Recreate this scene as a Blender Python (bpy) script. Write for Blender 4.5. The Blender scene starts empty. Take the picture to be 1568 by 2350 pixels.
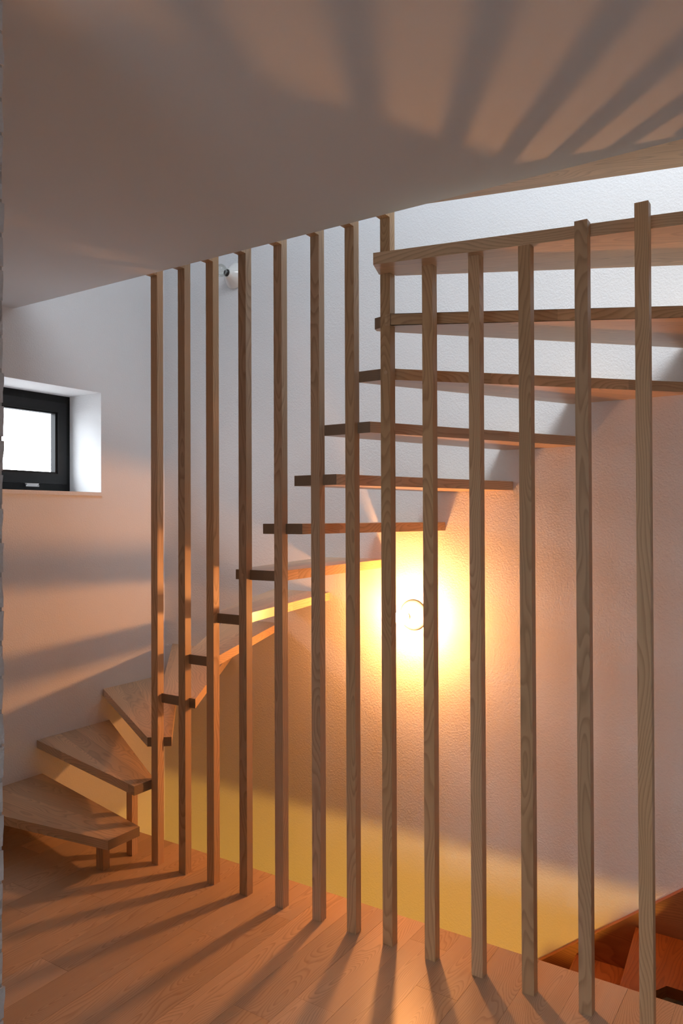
import bpy, bmesh, math, random
from mathutils import Matrix, Vector
random.seed(7)
S = bpy.context.scene
C = S.collection

# ------------------------------------------------------------------ camera
cam_d = bpy.data.cameras.new('camera')
cam = bpy.data.objects.new('camera', cam_d)
C.objects.link(cam)
cam_d.sensor_fit = 'AUTO'
cam_d.sensor_width = 36.0
cam_d.lens = 26.7293
cam_d.clip_start = 0.05
R = ((0.8383443, 0.5451299, -0.0034935),
     (0.0070956, -0.0045039, 0.9999647),
     (-0.5450949, 0.8383395, 0.0076438))
M = Matrix(((R[0][0], R[1][0], -R[2][0], 0), (R[0][1], R[1][1], -R[2][1], 0),
            (R[0][2], R[1][2], -R[2][2], 1.5), (0, 0, 0, 1)))
cam.matrix_world = M
S.camera = cam

# ------------------------------------------------------------------ view, world, daylight
S.view_settings.view_transform = 'Standard'
S.view_settings.look = 'None'
S.view_settings.gamma = 1.0
S.view_settings.use_curve_mapping = False
S.view_settings.exposure = 0.0
S.cycles.max_bounces = 10
S.cycles.diffuse_bounces = 6
S.cycles.sample_clamp_indirect = 6.0
S.cycles.caustics_reflective = False
S.cycles.caustics_refractive = False

W = bpy.data.worlds.new('overcast_sky')
S.world = W
W.use_nodes = True
bg = W.node_tree.nodes['Background']
bg.inputs[0].default_value = (0.90, 0.965, 1.03, 1)
wt = W.node_tree                              # overcast sky: brightest overhead, dimmer towards and below the horizon
wc = wt.nodes.new('ShaderNodeTexCoord')
wx = wt.nodes.new('ShaderNodeSeparateXYZ')
wr = wt.nodes.new('ShaderNodeMapRange')
wr.inputs['From Min'].default_value = -0.25
wr.inputs['From Max'].default_value = 1.0
wr.inputs['To Min'].default_value = 4.0
wr.inputs['To Max'].default_value = 26.0
wt.links.new(wc.outputs['Generated'], wx.inputs[0])
wt.links.new(wx.outputs[2], wr.inputs[0])
wt.links.new(wr.outputs[0], bg.inputs[1])


def portal(name, loc, rot, sx, sy):          # marks a window or roof-light opening for sky sampling
    d = bpy.data.lights.new(name, 'AREA')
    d.shape = 'RECTANGLE'
    d.size, d.size_y = sx, sy
    d.cycles.is_portal = True
    o = bpy.data.objects.new(name, d)
    C.objects.link(o)
    o.location = loc
    o.rotation_euler = rot
    return o


PI = math.pi
SKY = (-0.88, 0.12, 0.40, 2.15)                   # roof light above the stairwell: x0, x1, y0, y1
WFR = (-1.1, 0.5, 0.8, 1.8)                   # window of the room behind the camera: x0, x1, z0, z1
portal('roof_light_daylight', ((SKY[0]+SKY[1])/2, (SKY[2]+SKY[3])/2, 4.45), (0, 0, 0), SKY[1]-SKY[0], SKY[3]-SKY[2])
portal('front_window_daylight', ((WFR[0]+WFR[1])/2, -3.1, (WFR[2]+WFR[3])/2), (-PI/2, 0, 0), WFR[1]-WFR[0], WFR[3]-WFR[2])
portal('side_window_daylight', (-3.9, 2.395, 1.927), (0, -PI/2, 0), 0.56, 0.89)

dl = bpy.data.lights.new('downstairs_lamp', 'POINT')   # the lamp of the floor below, shining up the stair wall
dl.color = (1.0, 0.50, 0.065)
dl.energy = 116
dl.shadow_soft_size = 0.10
do = bpy.data.objects.new('downstairs_lamp', dl)
C.objects.link(do)
do.location = (-1.30, 1.0, -0.93)

# ------------------------------------------------------------------ helpers


def link(name, me, mat=None, parent=None):
    o = bpy.data.objects.new(name, me)
    C.objects.link(o)
    if mat is not None and not me.materials:
        me.materials.append(mat)
    if parent is not None:
        o.parent = parent
    return o


def mesh_of(name, bm, bev=0.0, seg=1, smooth=False):
    if bev:
        bmesh.ops.bevel(bm, geom=[e for e in bm.edges if len(e.link_faces) == 2 and e.calc_face_angle(0) > 0.3],
                        offset=bev, segments=seg, affect='EDGES', profile=0.6)
    bmesh.ops.recalc_face_normals(bm, faces=bm.faces)
    me = bpy.data.meshes.new(name)
    bm.to_mesh(me)
    bm.free()
    if smooth:
        for p in me.polygons:
            p.use_smooth = True
    return me


def box(bm, x0, x1, y0, y1, z0, z1):
    v = [bm.verts.new((x, y, z)) for z in (z0, z1) for x, y in ((x0, y0), (x1, y0), (x1, y1), (x0, y1))]
    for f in ((0, 3, 2, 1), (4, 5, 6, 7), (0, 1, 5, 4), (1, 2, 6, 5), (2, 3, 7, 6), (3, 0, 4, 7)):
        bm.faces.new([v[i] for i in f])


def boxes(name, lst, bev=0.0):
    bm = bmesh.new()
    for b in lst:
        box(bm, *b)
    return mesh_of(name, bm, bev)


def prism(name, pts, z0, z1, bev=0.0):
    bm = bmesh.new()
    a = sum(pts[i][0]*pts[(i+1) % len(pts)][1]-pts[(i+1) % len(pts)][0]*pts[i][1] for i in range(len(pts)))
    if a < 0:
        pts = pts[::-1]
    lo = [bm.verts.new((x, y, z0)) for x, y in pts]
    hi = [bm.verts.new((x, y, z1)) for x, y in pts]
    bm.faces.new(lo[::-1])
    bm.faces.new(hi)
    n = len(pts)
    for i in range(n):
        bm.faces.new((lo[i], lo[(i+1) % n], hi[(i+1) % n], hi[i]))
    return mesh_of(name, bm, bev)


def lathe(name, prof, n=40, axis_y=True, smooth=True):
    bm = bmesh.new()
    rows = []
    for h, r in prof:
        if r < 1e-6:
            rows.append([bm.verts.new((0, -h, 0))])
        else:
            rows.append([bm.verts.new((r*math.cos(2*PI*i/n), -h, r*math.sin(2*PI*i/n))) for i in range(n)])
    for a, b in zip(rows, rows[1:]):
        for i in range(n):
            j = (i+1) % n
            if len(a) == 1 and len(b) > 1:
                bm.faces.new((a[0], b[i], b[j]))
            elif len(b) == 1 and len(a) > 1:
                bm.faces.new((a[i], b[0], a[j]))
            elif len(a) > 1:
                bm.faces.new((a[i], b[i], b[j], a[j]))
    return mesh_of(name, bm, 0, smooth=smooth)


def tag(o, label=None, cat=None, group=None, kind=None):
    if label:
        o['label'] = label
    if cat:
        o['category'] = cat
    if group:
        o['group'] = group
    if kind:
        o['kind'] = kind
    return o


def empty(name, loc=(0, 0, 0)):
    o = bpy.data.objects.new(name, None)
    C.objects.link(o)
    o.location = loc
    o.empty_display_size = 0.1
    return o


# ------------------------------------------------------------------ materials
class NT:
    def __init__(s, name):
        s.m = bpy.data.materials.new(name)
        s.m.use_nodes = True
        s.t = s.m.node_tree
        s.b = s.t.nodes['Principled BSDF']

    def n(s, typ, **kw):
        nd = s.t.nodes.new(typ)
        for k, v in kw.items():
            setattr(nd, k, v)
        return nd

    def l(s, a, b):
        s.t.links.new(a, b)

    def math(s, op, a, b=None):
        nd = s.n('ShaderNodeMath', operation=op)
        for i, v in enumerate((a, b)):
            if v is None:
                continue
            if isinstance(v, (int, float)):
                nd.inputs[i].default_value = v
            else:
                s.l(v, nd.inputs[i])
        return nd.outputs[0]


def plaster(name, col, scale=140.0, strength=0.25, dist=0.004, rough=0.9):
    t = NT(name)
    t.b.inputs['Base Color'].default_value = (*col, 1)
    t.b.inputs['Roughness'].default_value = rough
    t.b.inputs['Specular IOR Level'].default_value = 0.2
    tc = t.n('ShaderNodeTexCoord')
    n1 = t.n('ShaderNodeTexNoise')
    n1.inputs['Scale'].default_value = scale
    n1.inputs['Detail'].default_value = 3.0
    n1.inputs['Roughness'].default_value = 0.55
    t.l(tc.outputs['Object'], n1.inputs['Vector'])
    bp = t.n('ShaderNodeBump')
    bp.inputs['Strength'].default_value = strength
    bp.inputs['Distance'].default_value = dist
    t.l(n1.outputs[0], bp.inputs['Height'])
    t.l(bp.outputs[0], t.b.inputs['Normal'])
    return t.m


def wood(name, light, mid, dark, axis='X', ring=55.0, rough=0.45, tone=0.22, stave=0.0, spec=0.35, line=0.75, end=None):
    """growth rings round a log axis beside the board, fine pores along it; one random offset per object"""
    t = NT(name)
    tc = t.n('ShaderNodeTexCoord')
    oi = t.n('ShaderNodeObjectInfo')
    sep = t.n('ShaderNodeSeparateXYZ')
    t.l(tc.outputs['Object'], sep.inputs[0])
    X, Y, Z = sep.outputs
    if axis == 'X':
        g, u, v = X, Y, Z
    elif axis == 'Y':
        g, u, v = Y, X, Z
    else:
        g, u, v = Z, X, Y
    rnd = oi.outputs['Random']
    off = t.math('MULTIPLY', rnd, 37.0)
    if stave:
        sv = t.math('FLOOR', t.math('DIVIDE', t.math('ADD', u, 0.031), stave))
        wn = t.n('ShaderNodeTexWhiteNoise', noise_dimensions='1D')
        t.l(t.math('ADD', t.math('MULTIPLY', sv, 3.17), off), wn.inputs['W'])
        key = wn.outputs['Value']
        u = t.math('SUBTRACT', u, t.math('MULTIPLY', sv, stave))
    else:
        wn = t.n('ShaderNodeTexWhiteNoise', noise_dimensions='1D')
        t.l(off, wn.inputs['W'])
        key = wn.outputs['Value']
    off2 = t.math('MULTIPLY', key, 23.0)
    # slow wander of the log axis along the grain
    cv = t.n('ShaderNodeCombineXYZ')
    t.l(t.math('ADD', t.math('MULTIPLY', g, 1.3), off2), cv.inputs[0])
    t.l(t.math('MULTIPLY', u, 5.0), cv.inputs[1])
    t.l(t.math('ADD', t.math('MULTIPLY', v, 5.0), off), cv.inputs[2])
    wob = t.n('ShaderNodeTexNoise')
    wob.inputs['Scale'].default_value = 1.0
    wob.inputs['Detail'].default_value = 2.0
    t.l(cv.outputs[0], wob.inputs['Vector'])
    sw = t.n('ShaderNodeSeparateColor')
    t.l(wob.outputs[1], sw.inputs[0])
    uu = t.math('ADD', u, t.math('MULTIPLY', t.math('SUBTRACT', sw.outputs[0], 0.5), 0.12))
    uu = t.math('ADD', uu, t.math('MULTIPLY', t.math('SUBTRACT', key, 0.5), 0.09))
    vv = t.math('ADD', v, t.math('MULTIPLY', t.math('SUBTRACT', sw.outputs[1], 0.30), 0.24))
    r = t.math('SQRT', t.math('ADD', t.math('MULTIPLY', uu, uu), t.math('MULTIPLY', vv, vv)))
    fr = t.math('FRACT', t.math('MULTIPLY', r, ring*2.2))
    cr = t.n('ShaderNodeValToRGB')
    e = cr.color_ramp.elements
    e[0].position = 0.0
    e[0].color = (0, 0, 0, 1)
    e[1].position = 1.0
    e[1].color = (0.0, 0.0, 0.0, 1)
    k = cr.color_ramp.elements.new(0.45)
    k.color = (0.15, 0.15, 0.15, 1)
    k = cr.color_ramp.elements.new(0.86)
    k.color = (0.9, 0.9, 0.9, 1)
    t.l(fr, cr.inputs[0])
    # pores
    cp = t.n('ShaderNodeCombineXYZ')
    t.l(t.math('MULTIPLY', t.math('ADD', g, off2), 9.0), cp.inputs[0])
    t.l(t.math('MULTIPLY', u, 420.0), cp.inputs[1])
    t.l(t.math('MULTIPLY', v, 420.0), cp.inputs[2])
    por = t.n('ShaderNodeTexNoise')
    por.inputs['Scale'].default_value = 1.0
    por.inputs['Detail'].default_value = 2.0
    t.l(cp.outputs[0], por.inputs['Vector'])
    # broad streaks
    cs = t.n('ShaderNodeCombineXYZ')
    t.l(t.math('MULTIPLY', t.math('ADD', g, off2), 0.9), cs.inputs[0])
    t.l(t.math('MULTIPLY', u, 30.0), cs.inputs[1])
    t.l(t.math('MULTIPLY', v, 30.0), cs.inputs[2])
    stk = t.n('ShaderNodeTexNoise')
    stk.inputs['Scale'].default_value = 1.0
    stk.inputs['Detail'].default_value = 3.0
    t.l(cs.outputs[0], stk.inputs['Vector'])
    m1 = t.n('ShaderNodeMix', data_type='RGBA')
    m1.inputs[6].default_value = (*light, 1)
    m1.inputs[7].default_value = (*mid, 1)
    t.l(stk.outputs[0], m1.inputs[0])
    m2 = t.n('ShaderNodeMix', data_type='RGBA')
    t.l(m1.outputs[2], m2.inputs[6])
    m2.inputs[7].default_value = (*dark, 1)
    fac = t.math('MULTIPLY', cr.outputs[0], t.math('MULTIPLY', t.math('ADD', por.outputs[0], 0.15), line*1.15))
    t.l(fac, m2.inputs[0])
    hs = t.n('ShaderNodeHueSaturation')
    t.l(m2.outputs[2], hs.inputs['Color'])
    t.l(t.math('ADD', t.math('MULTIPLY', key, tone*2), 1.0-tone), hs.inputs['Value'])
    t.l(t.math('ADD', t.math('MULTIPLY', rnd, 0.2), 0.9), hs.inputs['Saturation'])
    out = hs.outputs[0]
    if end:                                   # sawn end grain has soaked up more oil and is darker
        sn = t.n('ShaderNodeSeparateXYZ')
        t.l(tc.outputs['Normal'], sn.inputs[0])
        mr = t.n('ShaderNodeMapRange')
        mr.inputs['From Min'].default_value = 0.55
        mr.inputs['From Max'].default_value = 0.70
        mr.inputs['To Max'].default_value = 0.85
        t.l(t.math('ABSOLUTE', sn.outputs['XYZ'.index(axis)]), mr.inputs[0])
        m3 = t.n('ShaderNodeMix', data_type='RGBA')
        t.l(mr.outputs[0], m3.inputs[0])
        t.l(out, m3.inputs[6])
        m3.inputs[7].default_value = (*end, 1)
        out = m3.outputs[2]
    t.l(out, t.b.inputs['Base Color'])
    t.b.inputs['Roughness'].default_value = rough
    t.b.inputs['Specular IOR Level'].default_value = spec
    bp = t.n('ShaderNodeBump')
    bp.inputs['Strength'].default_value = 0.12
    bp.inputs['Distance'].default_value = 0.001
    t.l(por.outputs[0], bp.inputs['Height'])
    t.l(bp.outputs[0], t.b.inputs['Normal'])
    return t.m


def plain(name, col, rough=0.5, metal=0.0, spec=0.5):
    t = NT(name)
    t.b.inputs['Base Color'].default_value = (*col, 1)
    t.b.inputs['Roughness'].default_value = rough
    t.b.inputs['Metallic'].default_value = metal
    t.b.inputs['Specular IOR Level'].default_value = spec
    return t.m


M_WALL = plaster('white_plaster', (0.77, 0.77, 0.775), 130, 0.42, 0.006)
M_CEIL = plaster('ceiling_paint', (0.67, 0.72, 0.765), 60, 0.05, 0.002)
M_SUB = plaster('screed', (0.22, 0.20, 0.19), 40, 0.2, 0.004)
M_FLOOR = wood('ash_floor', (0.64, 0.475, 0.325), (0.54, 0.39, 0.26), (0.27, 0.155, 0.085), 'Y', 95, 0.32, 0.16, line=0.62)
M_TREAD = wood('oak_tread', (0.68, 0.485, 0.30), (0.55, 0.375, 0.22), (0.31, 0.19, 0.10), 'X', 50, 0.30, 0.16, stave=0.092, spec=0.55, end=(0.20, 0.145, 0.105))
M_POST = wood('oak_post', (0.62, 0.43, 0.262), (0.50, 0.335, 0.195), (0.28, 0.165, 0.08), 'Z', 60, 0.45, 0.14)
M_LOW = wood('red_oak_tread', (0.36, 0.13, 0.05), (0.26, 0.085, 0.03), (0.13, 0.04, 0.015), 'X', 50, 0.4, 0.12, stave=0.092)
M_DOWEL = plain('beech_dowel', (0.55, 0.37, 0.23), 0.5)
M_BRICK = plaster('painted_brick', (0.62, 0.61, 0.62), 90, 0.6, 0.006)
M_MORTAR = plaster('painted_mortar', (0.45, 0.44, 0.44), 90, 0.6, 0.006)
M_FRAME = plain('black_window_frame', (0.006, 0.0065, 0.007), 0.5, 0, 0.2)
M_SASH = plain('anthracite_window_sash', (0.012, 0.013, 0.014), 0.45, 0, 0.25)
M_STEEL = plain('zinc_hinge', (0.55, 0.56, 0.57), 0.35, 1.0)
M_CERAMIC = plain('white_porcelain', (0.78, 0.77, 0.74), 0.12, 0.0, 0.6)
M_SOCKET = plain('black_lamp_socket', (0.015, 0.013, 0.012), 0.3)

t = NT('window_glass')
tr = t.n('ShaderNodeBsdfTransparent')
gl = t.n('ShaderNodeBsdfGlossy')
gl.inputs['Roughness'].default_value = 0.02
mx = t.n('ShaderNodeMixShader')
mx.inputs[0].default_value = 0.06
t.l(tr.outputs[0], mx.inputs[1])
t.l(gl.outputs[0], mx.inputs[2])
t.l(mx.outputs[0], t.t.nodes['Material Output'].inputs['Surface'])
M_GLASS = t.m

t = NT('clear_bulb_glass')
fr = t.n('ShaderNodeFresnel')
fr.inputs[0].default_value = 1.5
tr = t.n('ShaderNodeBsdfTransparent')
tr.inputs[0].default_value = (0.95, 0.97, 0.95, 1)
gl = t.n('ShaderNodeBsdfGlossy')
gl.inputs['Roughness'].default_value = 0.03
mx = t.n('ShaderNodeMixShader')
t.l(t.math('ADD', t.math('MULTIPLY', fr.outputs[0], 0.5), 0.04), mx.inputs[0])
t.l(tr.outputs[0], mx.inputs[1])
t.l(gl.outputs[0], mx.inputs[2])
t.l(mx.outputs[0], t.t.nodes['Material Output'].inputs['Surface'])
M_BULB = t.m

t = NT('glowing_bulb_glass')
t.b.inputs['Base Color'].default_value = (1, 0.9, 0.75, 1)
t.b.inputs['Emission Color'].default_value = (1.0, 0.395, 0.115, 1)
t.b.inputs['Emission Strength'].default_value = 900.0
M_GLOW = t.m

# ------------------------------------------------------------------ structure
XW, YW = -3.455, 3.32          # window wall and stair wall
YE = 2.532                     # edge of the floor at the stairwell
ZC = 2.555                     # ceiling
YC = 2.295                     # edge of the ceiling slab
XR, YF = 2.6, -3.0
ZB, ZT = -2.7, 4.4
WY0, WY1, WZ0, WZ1 = 1.95, 2.84, 1.627, 2.206   # opening in the window wall

tag(link('wall_left', boxes('wall_left', [
    (XW-.45, XW, YF-.2, WY0, ZB, ZT), (XW-.45, XW, WY1, YW+.3, ZB, ZT),
    (XW-.45, XW, WY0, WY1, ZB, WZ0), (XW-.45, XW, WY0, WY1, WZ1, ZT)]), M_WALL), kind='structure')
tag(link('wall_back', boxes('wall_back', [(XW, XR+.2, YW, YW+.3, ZB, ZT)]), M_WALL), kind='structure')
tag(link('wall_right', boxes('wall_right', [(XR, XR+.2, YF-.2, YW, ZB, ZT)]), M_WALL), kind='structure')
fx0, fx1, fz0, fz1 = WFR
tag(link('wall_front', boxes('wall_front', [
    (XW, XR, YF-.2, YF, ZB, fz0), (XW, XR, YF-.2, YF, fz1, ZT),
    (XW, fx0, YF-.2, YF, fz0, fz1), (fx1, XR, YF-.2, YF, fz0, fz1)]), M_WALL), kind='structure')
tag(link('ceiling', boxes('ceiling', [(XW, XR, YF, YC, ZC, ZC+.2), (0.9, XR, YC, YW, ZC, ZC+.2)]), M_CEIL), kind='structure')
tag(link('ceiling_upper', boxes('ceiling_upper', [
    (XW, SKY[0], YF, YW, ZT, ZT+.2), (SKY[1], XR, YF, YW, ZT, ZT+.2),
    (SKY[0], SKY[1], YF, SKY[2], ZT, ZT+.2), (SKY[0], SKY[1], SKY[3], YW, ZT, ZT+.2)]), M_WALL), kind='structure')
tag(link('floor_lower', boxes('floor_lower', [(XW, XR, YF, YW, ZB-.2, ZB)]), M_SUB), kind='structure')
floor = tag(link('floor', boxes('floor', [(XW, XR, YF, YE, -.35, -.018), (-.44, XR, YE+.40, YW, -.25, -.018)]), M_SUB), kind='structure')

tag(link('light_blocker_wall', boxes('light_blocker_wall', [(-.62, XR, YE-.04, YE-.002, ZB, -.351)]), M_WALL), kind='structure')  # unseen wall added to keep downstairs lamp light out of the gap

# planks of the floor, each its own piece, laid towards the stairwell edge
PW = 0.1435
fixed = {-2.717: 1.774, -2.574: 2.005, -2.000: 2.04, -1.856: 2.279, -1.569: 1.791, -1.282: 2.41, -0.995: 1.52}
k0 = -2.574 - 6*PW
for k in range(30):
    xa, xb = k0 + k*PW, k0 + (k+1)*PW
    xa = max(xa, XW+.002)
    if xb <= xa or xa > 1.3:
        continue
    cuts = [YE]
    f = [v for q, v in fixed.items() if abs(q-(k0+k*PW)) < .02]
    y = f[0] if f else YE - random.uniform(.25, 1.5)
    while y > 0.3:
        cuts.append(y)
        y -= random.uniform(.7, 1.5)
    cuts.append(0.2)
    for yb, ya in zip(cuts, cuts[1:]):
        cx, cy = (xa+xb)/2, (ya+yb)/2
        gx, gy = (xb-xa)/2-.0004, (yb-ya)/2-.0004
        o = link('plank', boxes('plank', [(-gx, gx, -gy, gy, -.0175, 0)], .0005), M_FLOOR, floor)
        o.location = (cx, cy, random.uniform(-.0004, 0))

# ------------------------------------------------------------------ brick pier at the left edge of view
pier = tag(link('wall_near', boxes('wall_near', [(XW, -1.3065, .45, .8445, 0, ZC)]), M_MORTAR), kind='structure')  # unseen length towards the left wall added to cut fill light there


def brick_mesh(lx, ly, h, seed):
    rr = random.Random(seed)
    bm = bmesh.new()
    box(bm, -lx, 0, -ly, 0, 0, h)
    bmesh.ops.subdivide_edges(bm, edges=bm.edges[:], cuts=2, use_grid_fill=True)
    for v in bm.verts:
        v.co += Vector((rr.uniform(-.002, .002), rr.uniform(-.002, .002), rr.uniform(-.0015, .0015)))
    return mesh_of('brick', bm, 0)


bmA = [brick_mesh(.14, .25, .056, s) for s in range(3)]
bmB = [brick_mesh(.29, .12, .056, s+9) for s in range(3)]
z = 0.003
i = 0
while z + .056 < ZC:
    me = (bmA if i % 2 else bmB)[(i*7 + i//3) % 3]
    o = link('brick', me, M_BRICK, pier)
    o.location = (-1.305+random.uniform(-.002, .002), .846+random.uniform(-.001, .001), z)
    z += .0635
    i += 1

# ------------------------------------------------------------------ window
win = tag(link('window_1', boxes('window_1', [   # outer frame
    (-3.80, -3.729, WY0, WY0+.025, 1.647, WZ1), (-3.80, -3.729, WY1-.025, WY1, 1.647, WZ1),
    (-3.80, -3.729, WY0+.025, WY1-.025, WZ1-.040, WZ1), (-3.80, -3.729, WY0+.025, WY1-.025, 1.647, 1.697)], .002), M_FRAME), kind='structure')
a0, a1, b0, b1 = WY0+.026, WY1-.026, 1.698, 2.165
link('sash', boxes('sash', [(-3.79, -3.722, a0, a0+.056, b0, b1), (-3.79, -3.722, a1-.056, a1, b0, b1),
                            (-3.79, -3.722, a0+.056, a1-.056, b1-.056, b1), (-3.79, -3.722, a0+.056, a1-.056, b0, b0+.058)], .003), M_SASH, win)
g0, g1, h0, h1 = a0+.056, a1-.056, b0+.058, b1-.056
link('glazing_bead', boxes('glazing_bead', [(-3.77, -3.733, g0, g0+.013, h0, h1), (-3.77, -3.733, g1-.013, g1, h0, h1),
                           (-3.77, -3.733, g0+.013, g1-.013, h1-.010, h1), (-3.77, -3.733, g0+.013, g1-.013, h0, h0+.010)], .002), M_FRAME, win)
link('pane', boxes('pane', [(-3.765, -3.760, g0+.004, g1-.004, h0+.004, h1-.004)]), M_GLASS, win)
hg = link('hinge', boxes('hinge', [(-3.729, -3.716, 2.553, 2.622, 1.679, 1.694), (-3.727, -3.720, 2.546, 2.629, 1.690, 1.697)], .002), M_STEEL, win)
for yy in (2.551, 2.624):
    bm = bmesh.new()
    bmesh.ops.create_uvsphere(bm, u_segments=10, v_segments=6, radius=.006)
    o = link('hinge_cap', mesh_of('hinge_cap', bm, smooth=True), M_STEEL, hg)
    o.location = (-3.718, yy, 1.683)
link('window_sill', boxes('window_sill', [(-3.95, XW+.014, WY0-.001, WY1+.001, 1.6265, 1.647)], .002), M_WALL, win)

# ------------------------------------------------------------------ the screen of posts
PX = [-2.5063, -2.3419, -2.1812, -2.0058, -1.8262, -1.6507, -1.4970, -1.3472, -1.1826, -1.0119, -.8411, -.6632, -.4882]
PY, PWX, PWY = 2.329, .039, .035
TH = .040
RIS = .1847


def top(k):
    return {1: .182, 2: .362, 3: .545}.get(k, RIS*k)


POST_LABELS = [
    'leftmost square oak post, notched into the third tread',
    'second oak post from the left, notched into the fourth tread',
    'third oak post from the left, pegged to the fifth tread',
    'fourth oak post from the left, pegged to the seventh tread',
    'fifth oak post from the left, pegged to the eighth tread',
    'sixth oak post from the left, notched into the ninth tread',
    'seventh oak post from the left, just left of the lit wall lamp',
    'eighth oak post from the left, passing up through the end of the top tread',
    'ninth oak post from the left, its top under the left end of the top tread',
    'tenth oak post from the left, second of those ending under the top tread',
    'eleventh oak post from the left, last of those ending under the top tread',
    'twelfth oak post from the left, its top level with the top tread',
    'rightmost and nearest oak post, rising a little above the top tread',
]
ptall = boxes('post_tall', [(0, PWX, 0, PWY, 0, ZC+.19)], .0015)
pmid = boxes('post_under_tread', [(0, PWX, 0, PWY, 0, top(13)-TH)], .0015)
pend = boxes('post_flush', [(0, PWX, 0, PWY, 0, top(13)+.001)], .0015)
ptop = boxes('post_end', [(0, PWX, 0, PWY, 0, top(13)+.017)], .0015)
blk = boxes('spacer_block', [(0, PWX, YC-PY+.0005, -.0002, ZC+.002, ZC+.19)])
bm = bmesh.new()
bmesh.ops.create_cone(bm, cap_ends=True, segments=24, radius1=.0068, radius2=.0068, depth=.006)
bmesh.ops.rotate(bm, verts=bm.verts, matrix=Matrix.Rotation(PI/2, 3, 'X'))
dow = mesh_of('dowel', bm)
dowels = {4: (.0150, 1.4627), 3: (.0178, 1.2724), 2: (.0117, .9033), 7: (.0206, 2.012)}
for i, x in enumerate(PX):
    me = ptall if i < 8 else pmid if i < 11 else pend if i == 11 else ptop
    p = tag(link('post', me, M_POST), POST_LABELS[i], 'post', 'square oak posts along the stairwell edge')
    p.location = (x, PY, 0)
    if i < 8:
        link('spacer_block', blk, M_POST, p)
    if i in dowels:
        d = link('dowel', dow, M_DOWEL, p)
        d.location = (dowels[i][0], .0026, dowels[i][1])
        d['label'] = 'pale round wooden dowel end'

# ------------------------------------------------------------------ the stair
stair = tag(empty('staircase', (-2.4, 2.5, 0)),
            'winding oak staircase of open treads climbing from the floor behind the posts', 'stairs')
OX, OY = -2.4, 2.5


def tread(k, pts, z1, parent, zo=(OX, OY), ax=None, mat=None):
    # local frame: x along the tread from its inner end to the wall
    (ix, iy), ang = ax
    ca, sa = math.cos(-ang), math.sin(-ang)
    q = [((x-ix)*ca-(y-iy)*sa, (x-ix)*sa+(y-iy)*ca) for x, y in pts]
    o = link('tread', prism('tread', q, -TH, 0, .0016), mat or M_TREAD, parent)
    o.location = (ix-zo[0], iy-zo[1], z1)
    o.rotation_euler = (0, 0, ang)
    return o


N = PY + PWY + .0008         # back of the notch that takes a post


def notch(i, yf=2.352):
    x0, x1 = PX[i]-.0006, PX[i]+PWX+.0006
    return [(x0, yf), (x0, N), (x1, N), (x1, yf)]


g = .0005
YB = YW - g
XL = XW + g
E_ = 2.352
TR = {
    1: [(XL, 1.971), (-2.507, 2.094), (-2.507, 2.262), (XL, 2.461)],
    2: [(XL, 2.430), (-2.5075, 2.233), (-2.5075, 2.345), (XL, 2.895)],
    3: [(XL, 2.852), (-2.524, 2.322), (-2.5071, 2.335), (-2.5071, N), (-2.4680, N), (-2.441, 2.385), (-3.335, YB), (XL, YB)],
    4: [(-3.388, YB), (-2.490, N+.001), (PX[0]+PWX+.0006, N), (PX[0]+PWX+.0006, E_)] + notch(1) + [(-2.267, E_), (-2.911, YB)],
    5: [(-2.950, YB), (-2.328, N), (PX[1]+PWX+.0006, N), (PX[1]+PWX+.0006, E_), (PX[2]-.0006, E_), (PX[2]-.0006, N), (-2.162, N), (-2.572, YB)],
    6: [(-2.610, YB), (-2.168, N), (PX[2]+PWX+.0006, N), (PX[2]+PWX+.0006, E_), (-2.011, E_), (-2.234, YB)],
    7: [(-2.270, YB), (-2.042, E_)] + notch(3) + [(PX[4]-.0006, E_), (PX[4]-.0006, N), (-1.818, N), (-1.880, YB)],
    8: [(-1.920, YB), (-1.900, E_)] + notch(4) + [(-1.708, E_), (-1.567, YB)],
    9: [(-1.605, YB), (-1.745, E_)] + notch(5) + [(-1.551, E_), (-1.228, YB)],
    10: [(-1.268, YB), (-1.604, E_)] + notch(6) + [(-1.405, E_), (-.920, YB)],
    11: [(-.960, YB), (-1.452, E_), (PX[7]-.0006, E_), (PX[7]-.0006, N), (-1.328, N), (-.437, YB)],
    12: [(-.490, YB), (-1.352, 2.424), (-1.392, 2.380), (-1.384, E_), (PX[7]-.0006, 2.343), (PX[7]-.0006, N), (PX[7]+PWX+.0006, N),
         (PX[7]+PWX+.0006, PY-.0006), (-1.327, PY-.0006), (-1.327, 2.324), (.30, 3.181), (.30, YB)],
    13: [(-1.314, 2.224), (-1.3515, 2.3275), (PX[7]+PWX+.0006, 2.3275), (PX[7]+PWX+.0006, 2.372), (.30, 3.19), (.30, 2.568)],
    14: [(-1.155, YC+g), (.30, 2.641), (.30, YC+g)],
}
AX = {1: ((-2.507, 2.18), PI), 2: ((-2.507, 2.29), PI-.35), 3: ((-2.48, 2.35), PI-.62), 4: ((-2.37, 2.352), PI-.83),
      5: ((-2.24, 2.352), PI-1.07), 6: ((-2.09, 2.352), PI-1.25), 7: ((-1.93, 2.352), PI-1.42), 8: ((-1.80, 2.352), PI/2),
      9: ((-1.65, 2.352), 1.33), 10: ((-1.50, 2.352), 1.16), 11: ((-1.41, 2.352), .98), 12: ((-1.35, 2.36), .62),
      13: ((-1.33, 2.28), .34), 14: ((-1.155, 2.296), .234)}
for k, pts in TR.items():
    zt = ZC + .001 + TH if k == 14 else top(k)
    tread(k, pts, zt, stair, ax=AX[k])
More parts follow.
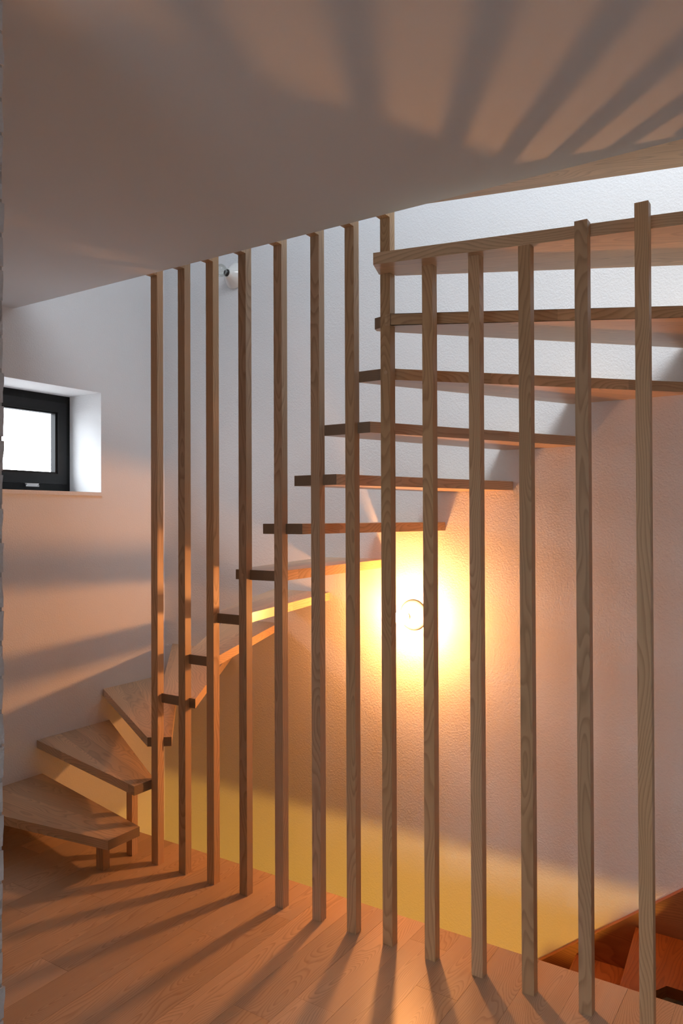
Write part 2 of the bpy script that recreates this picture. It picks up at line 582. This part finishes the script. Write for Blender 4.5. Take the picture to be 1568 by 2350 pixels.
for x0, x1, y0, y1, zz in ((-2.672, -2.628, 2.168, 2.203, top(1)-TH), (-2.668, -2.632, 2.331, 2.364, top(2)-TH)):
    o = link('leg', boxes('leg', [(0, x1-x0, 0, y1-y0, 0, zz-.0003)], .001), M_POST, stair)
    o.location = (x0-OX, y0-OY, 0)

# ------------------------------------------------------------------ flight to the floor below
low = tag(empty('lower_staircase', (-.9, 3.1, 0)),
          'reddish oak stair going down beside the wall behind the last posts', 'stairs')


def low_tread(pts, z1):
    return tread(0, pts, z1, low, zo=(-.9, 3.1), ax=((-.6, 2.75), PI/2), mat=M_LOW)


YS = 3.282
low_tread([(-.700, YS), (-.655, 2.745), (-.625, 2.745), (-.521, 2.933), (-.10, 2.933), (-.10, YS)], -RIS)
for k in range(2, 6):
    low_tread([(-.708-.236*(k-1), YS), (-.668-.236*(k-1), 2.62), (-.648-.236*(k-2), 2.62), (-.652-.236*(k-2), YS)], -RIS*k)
link('light_blocker_panel', boxes('light_blocker_panel', [(.255, .285, -.56, YS-3.1, ZB+.001, -RIS-TH-.0005)]), M_LOW, low)  # unseen panel added to block lamp light and leave the gap dark
bm = bmesh.new()
pr = [(-1.85, -1.04), (-.435, .080), (.60, .080), (.60, -.14), (-.36, -.14), (-1.85, -1.32)]
f0 = [bm.verts.new((x, YS+.001, z)) for x, z in pr]
f1 = [bm.verts.new((x, YW-.0005, z)) for x, z in pr]
bm.faces.new(f0)
bm.faces.new(f1[::-1])
for a in range(len(pr)):
    b = (a+1) % len(pr)
    bm.faces.new((f0[b], f0[a], f1[a], f1[b]))
sk = link('skirting_board', mesh_of('skirting_board', bm), M_LOW, low)
sk.location = (.9, -3.1, 0)

# ------------------------------------------------------------------ wall lamps
base_m = lathe('lamp_base', [(0, 0), (0, .070), (.002, .0735), (.007, .0735), (.012, .070), (.028, .056), (.046, .041),
                             (.060, .031), (.068, .0265), (.072, .0245), (.073, .021), (.066, .019), (.066, 0)])
sock_m = lathe('socket', [(.0665, 0), (.0665, .0185), (.078, .0185), (.079, .0165), (.079, .014), (.083, .014), (.083, 0)], 24)
prof = [(.0835, 0), (.0835, .0115), (.088, .0135)]
cy, rb = .122, .035
for j in range(1, 17):
    a = .42 + (PI-.42)*j/16
    prof.append((cy-rb*math.cos(a), max(rb*math.sin(a), 0) if j < 16 else 0))
bulb_m = lathe('bulb', prof, 24)
bulb_g = bulb_m.copy()
for nm, loc, lab, bm_, bmat in (
        ('wall_lamp', (-1.738, YW-.0003, 1.023), 'lit bare globe bulb on a round porcelain base low on the stair wall', bulb_g, M_GLOW),
        ('wall_lamp', (-2.881, YW-.0003, 2.889), 'unlit bare globe bulb on a white porcelain cone high on the stair wall', bulb_m, M_BULB)):
    e = tag(empty(nm, loc), lab, 'lamp', 'bare bulb lamps on the stair wall')
    link('lamp_base', base_m, M_CERAMIC, e)
    link('socket', sock_m, M_SOCKET, e)
    link('bulb', bm_, bmat, e)
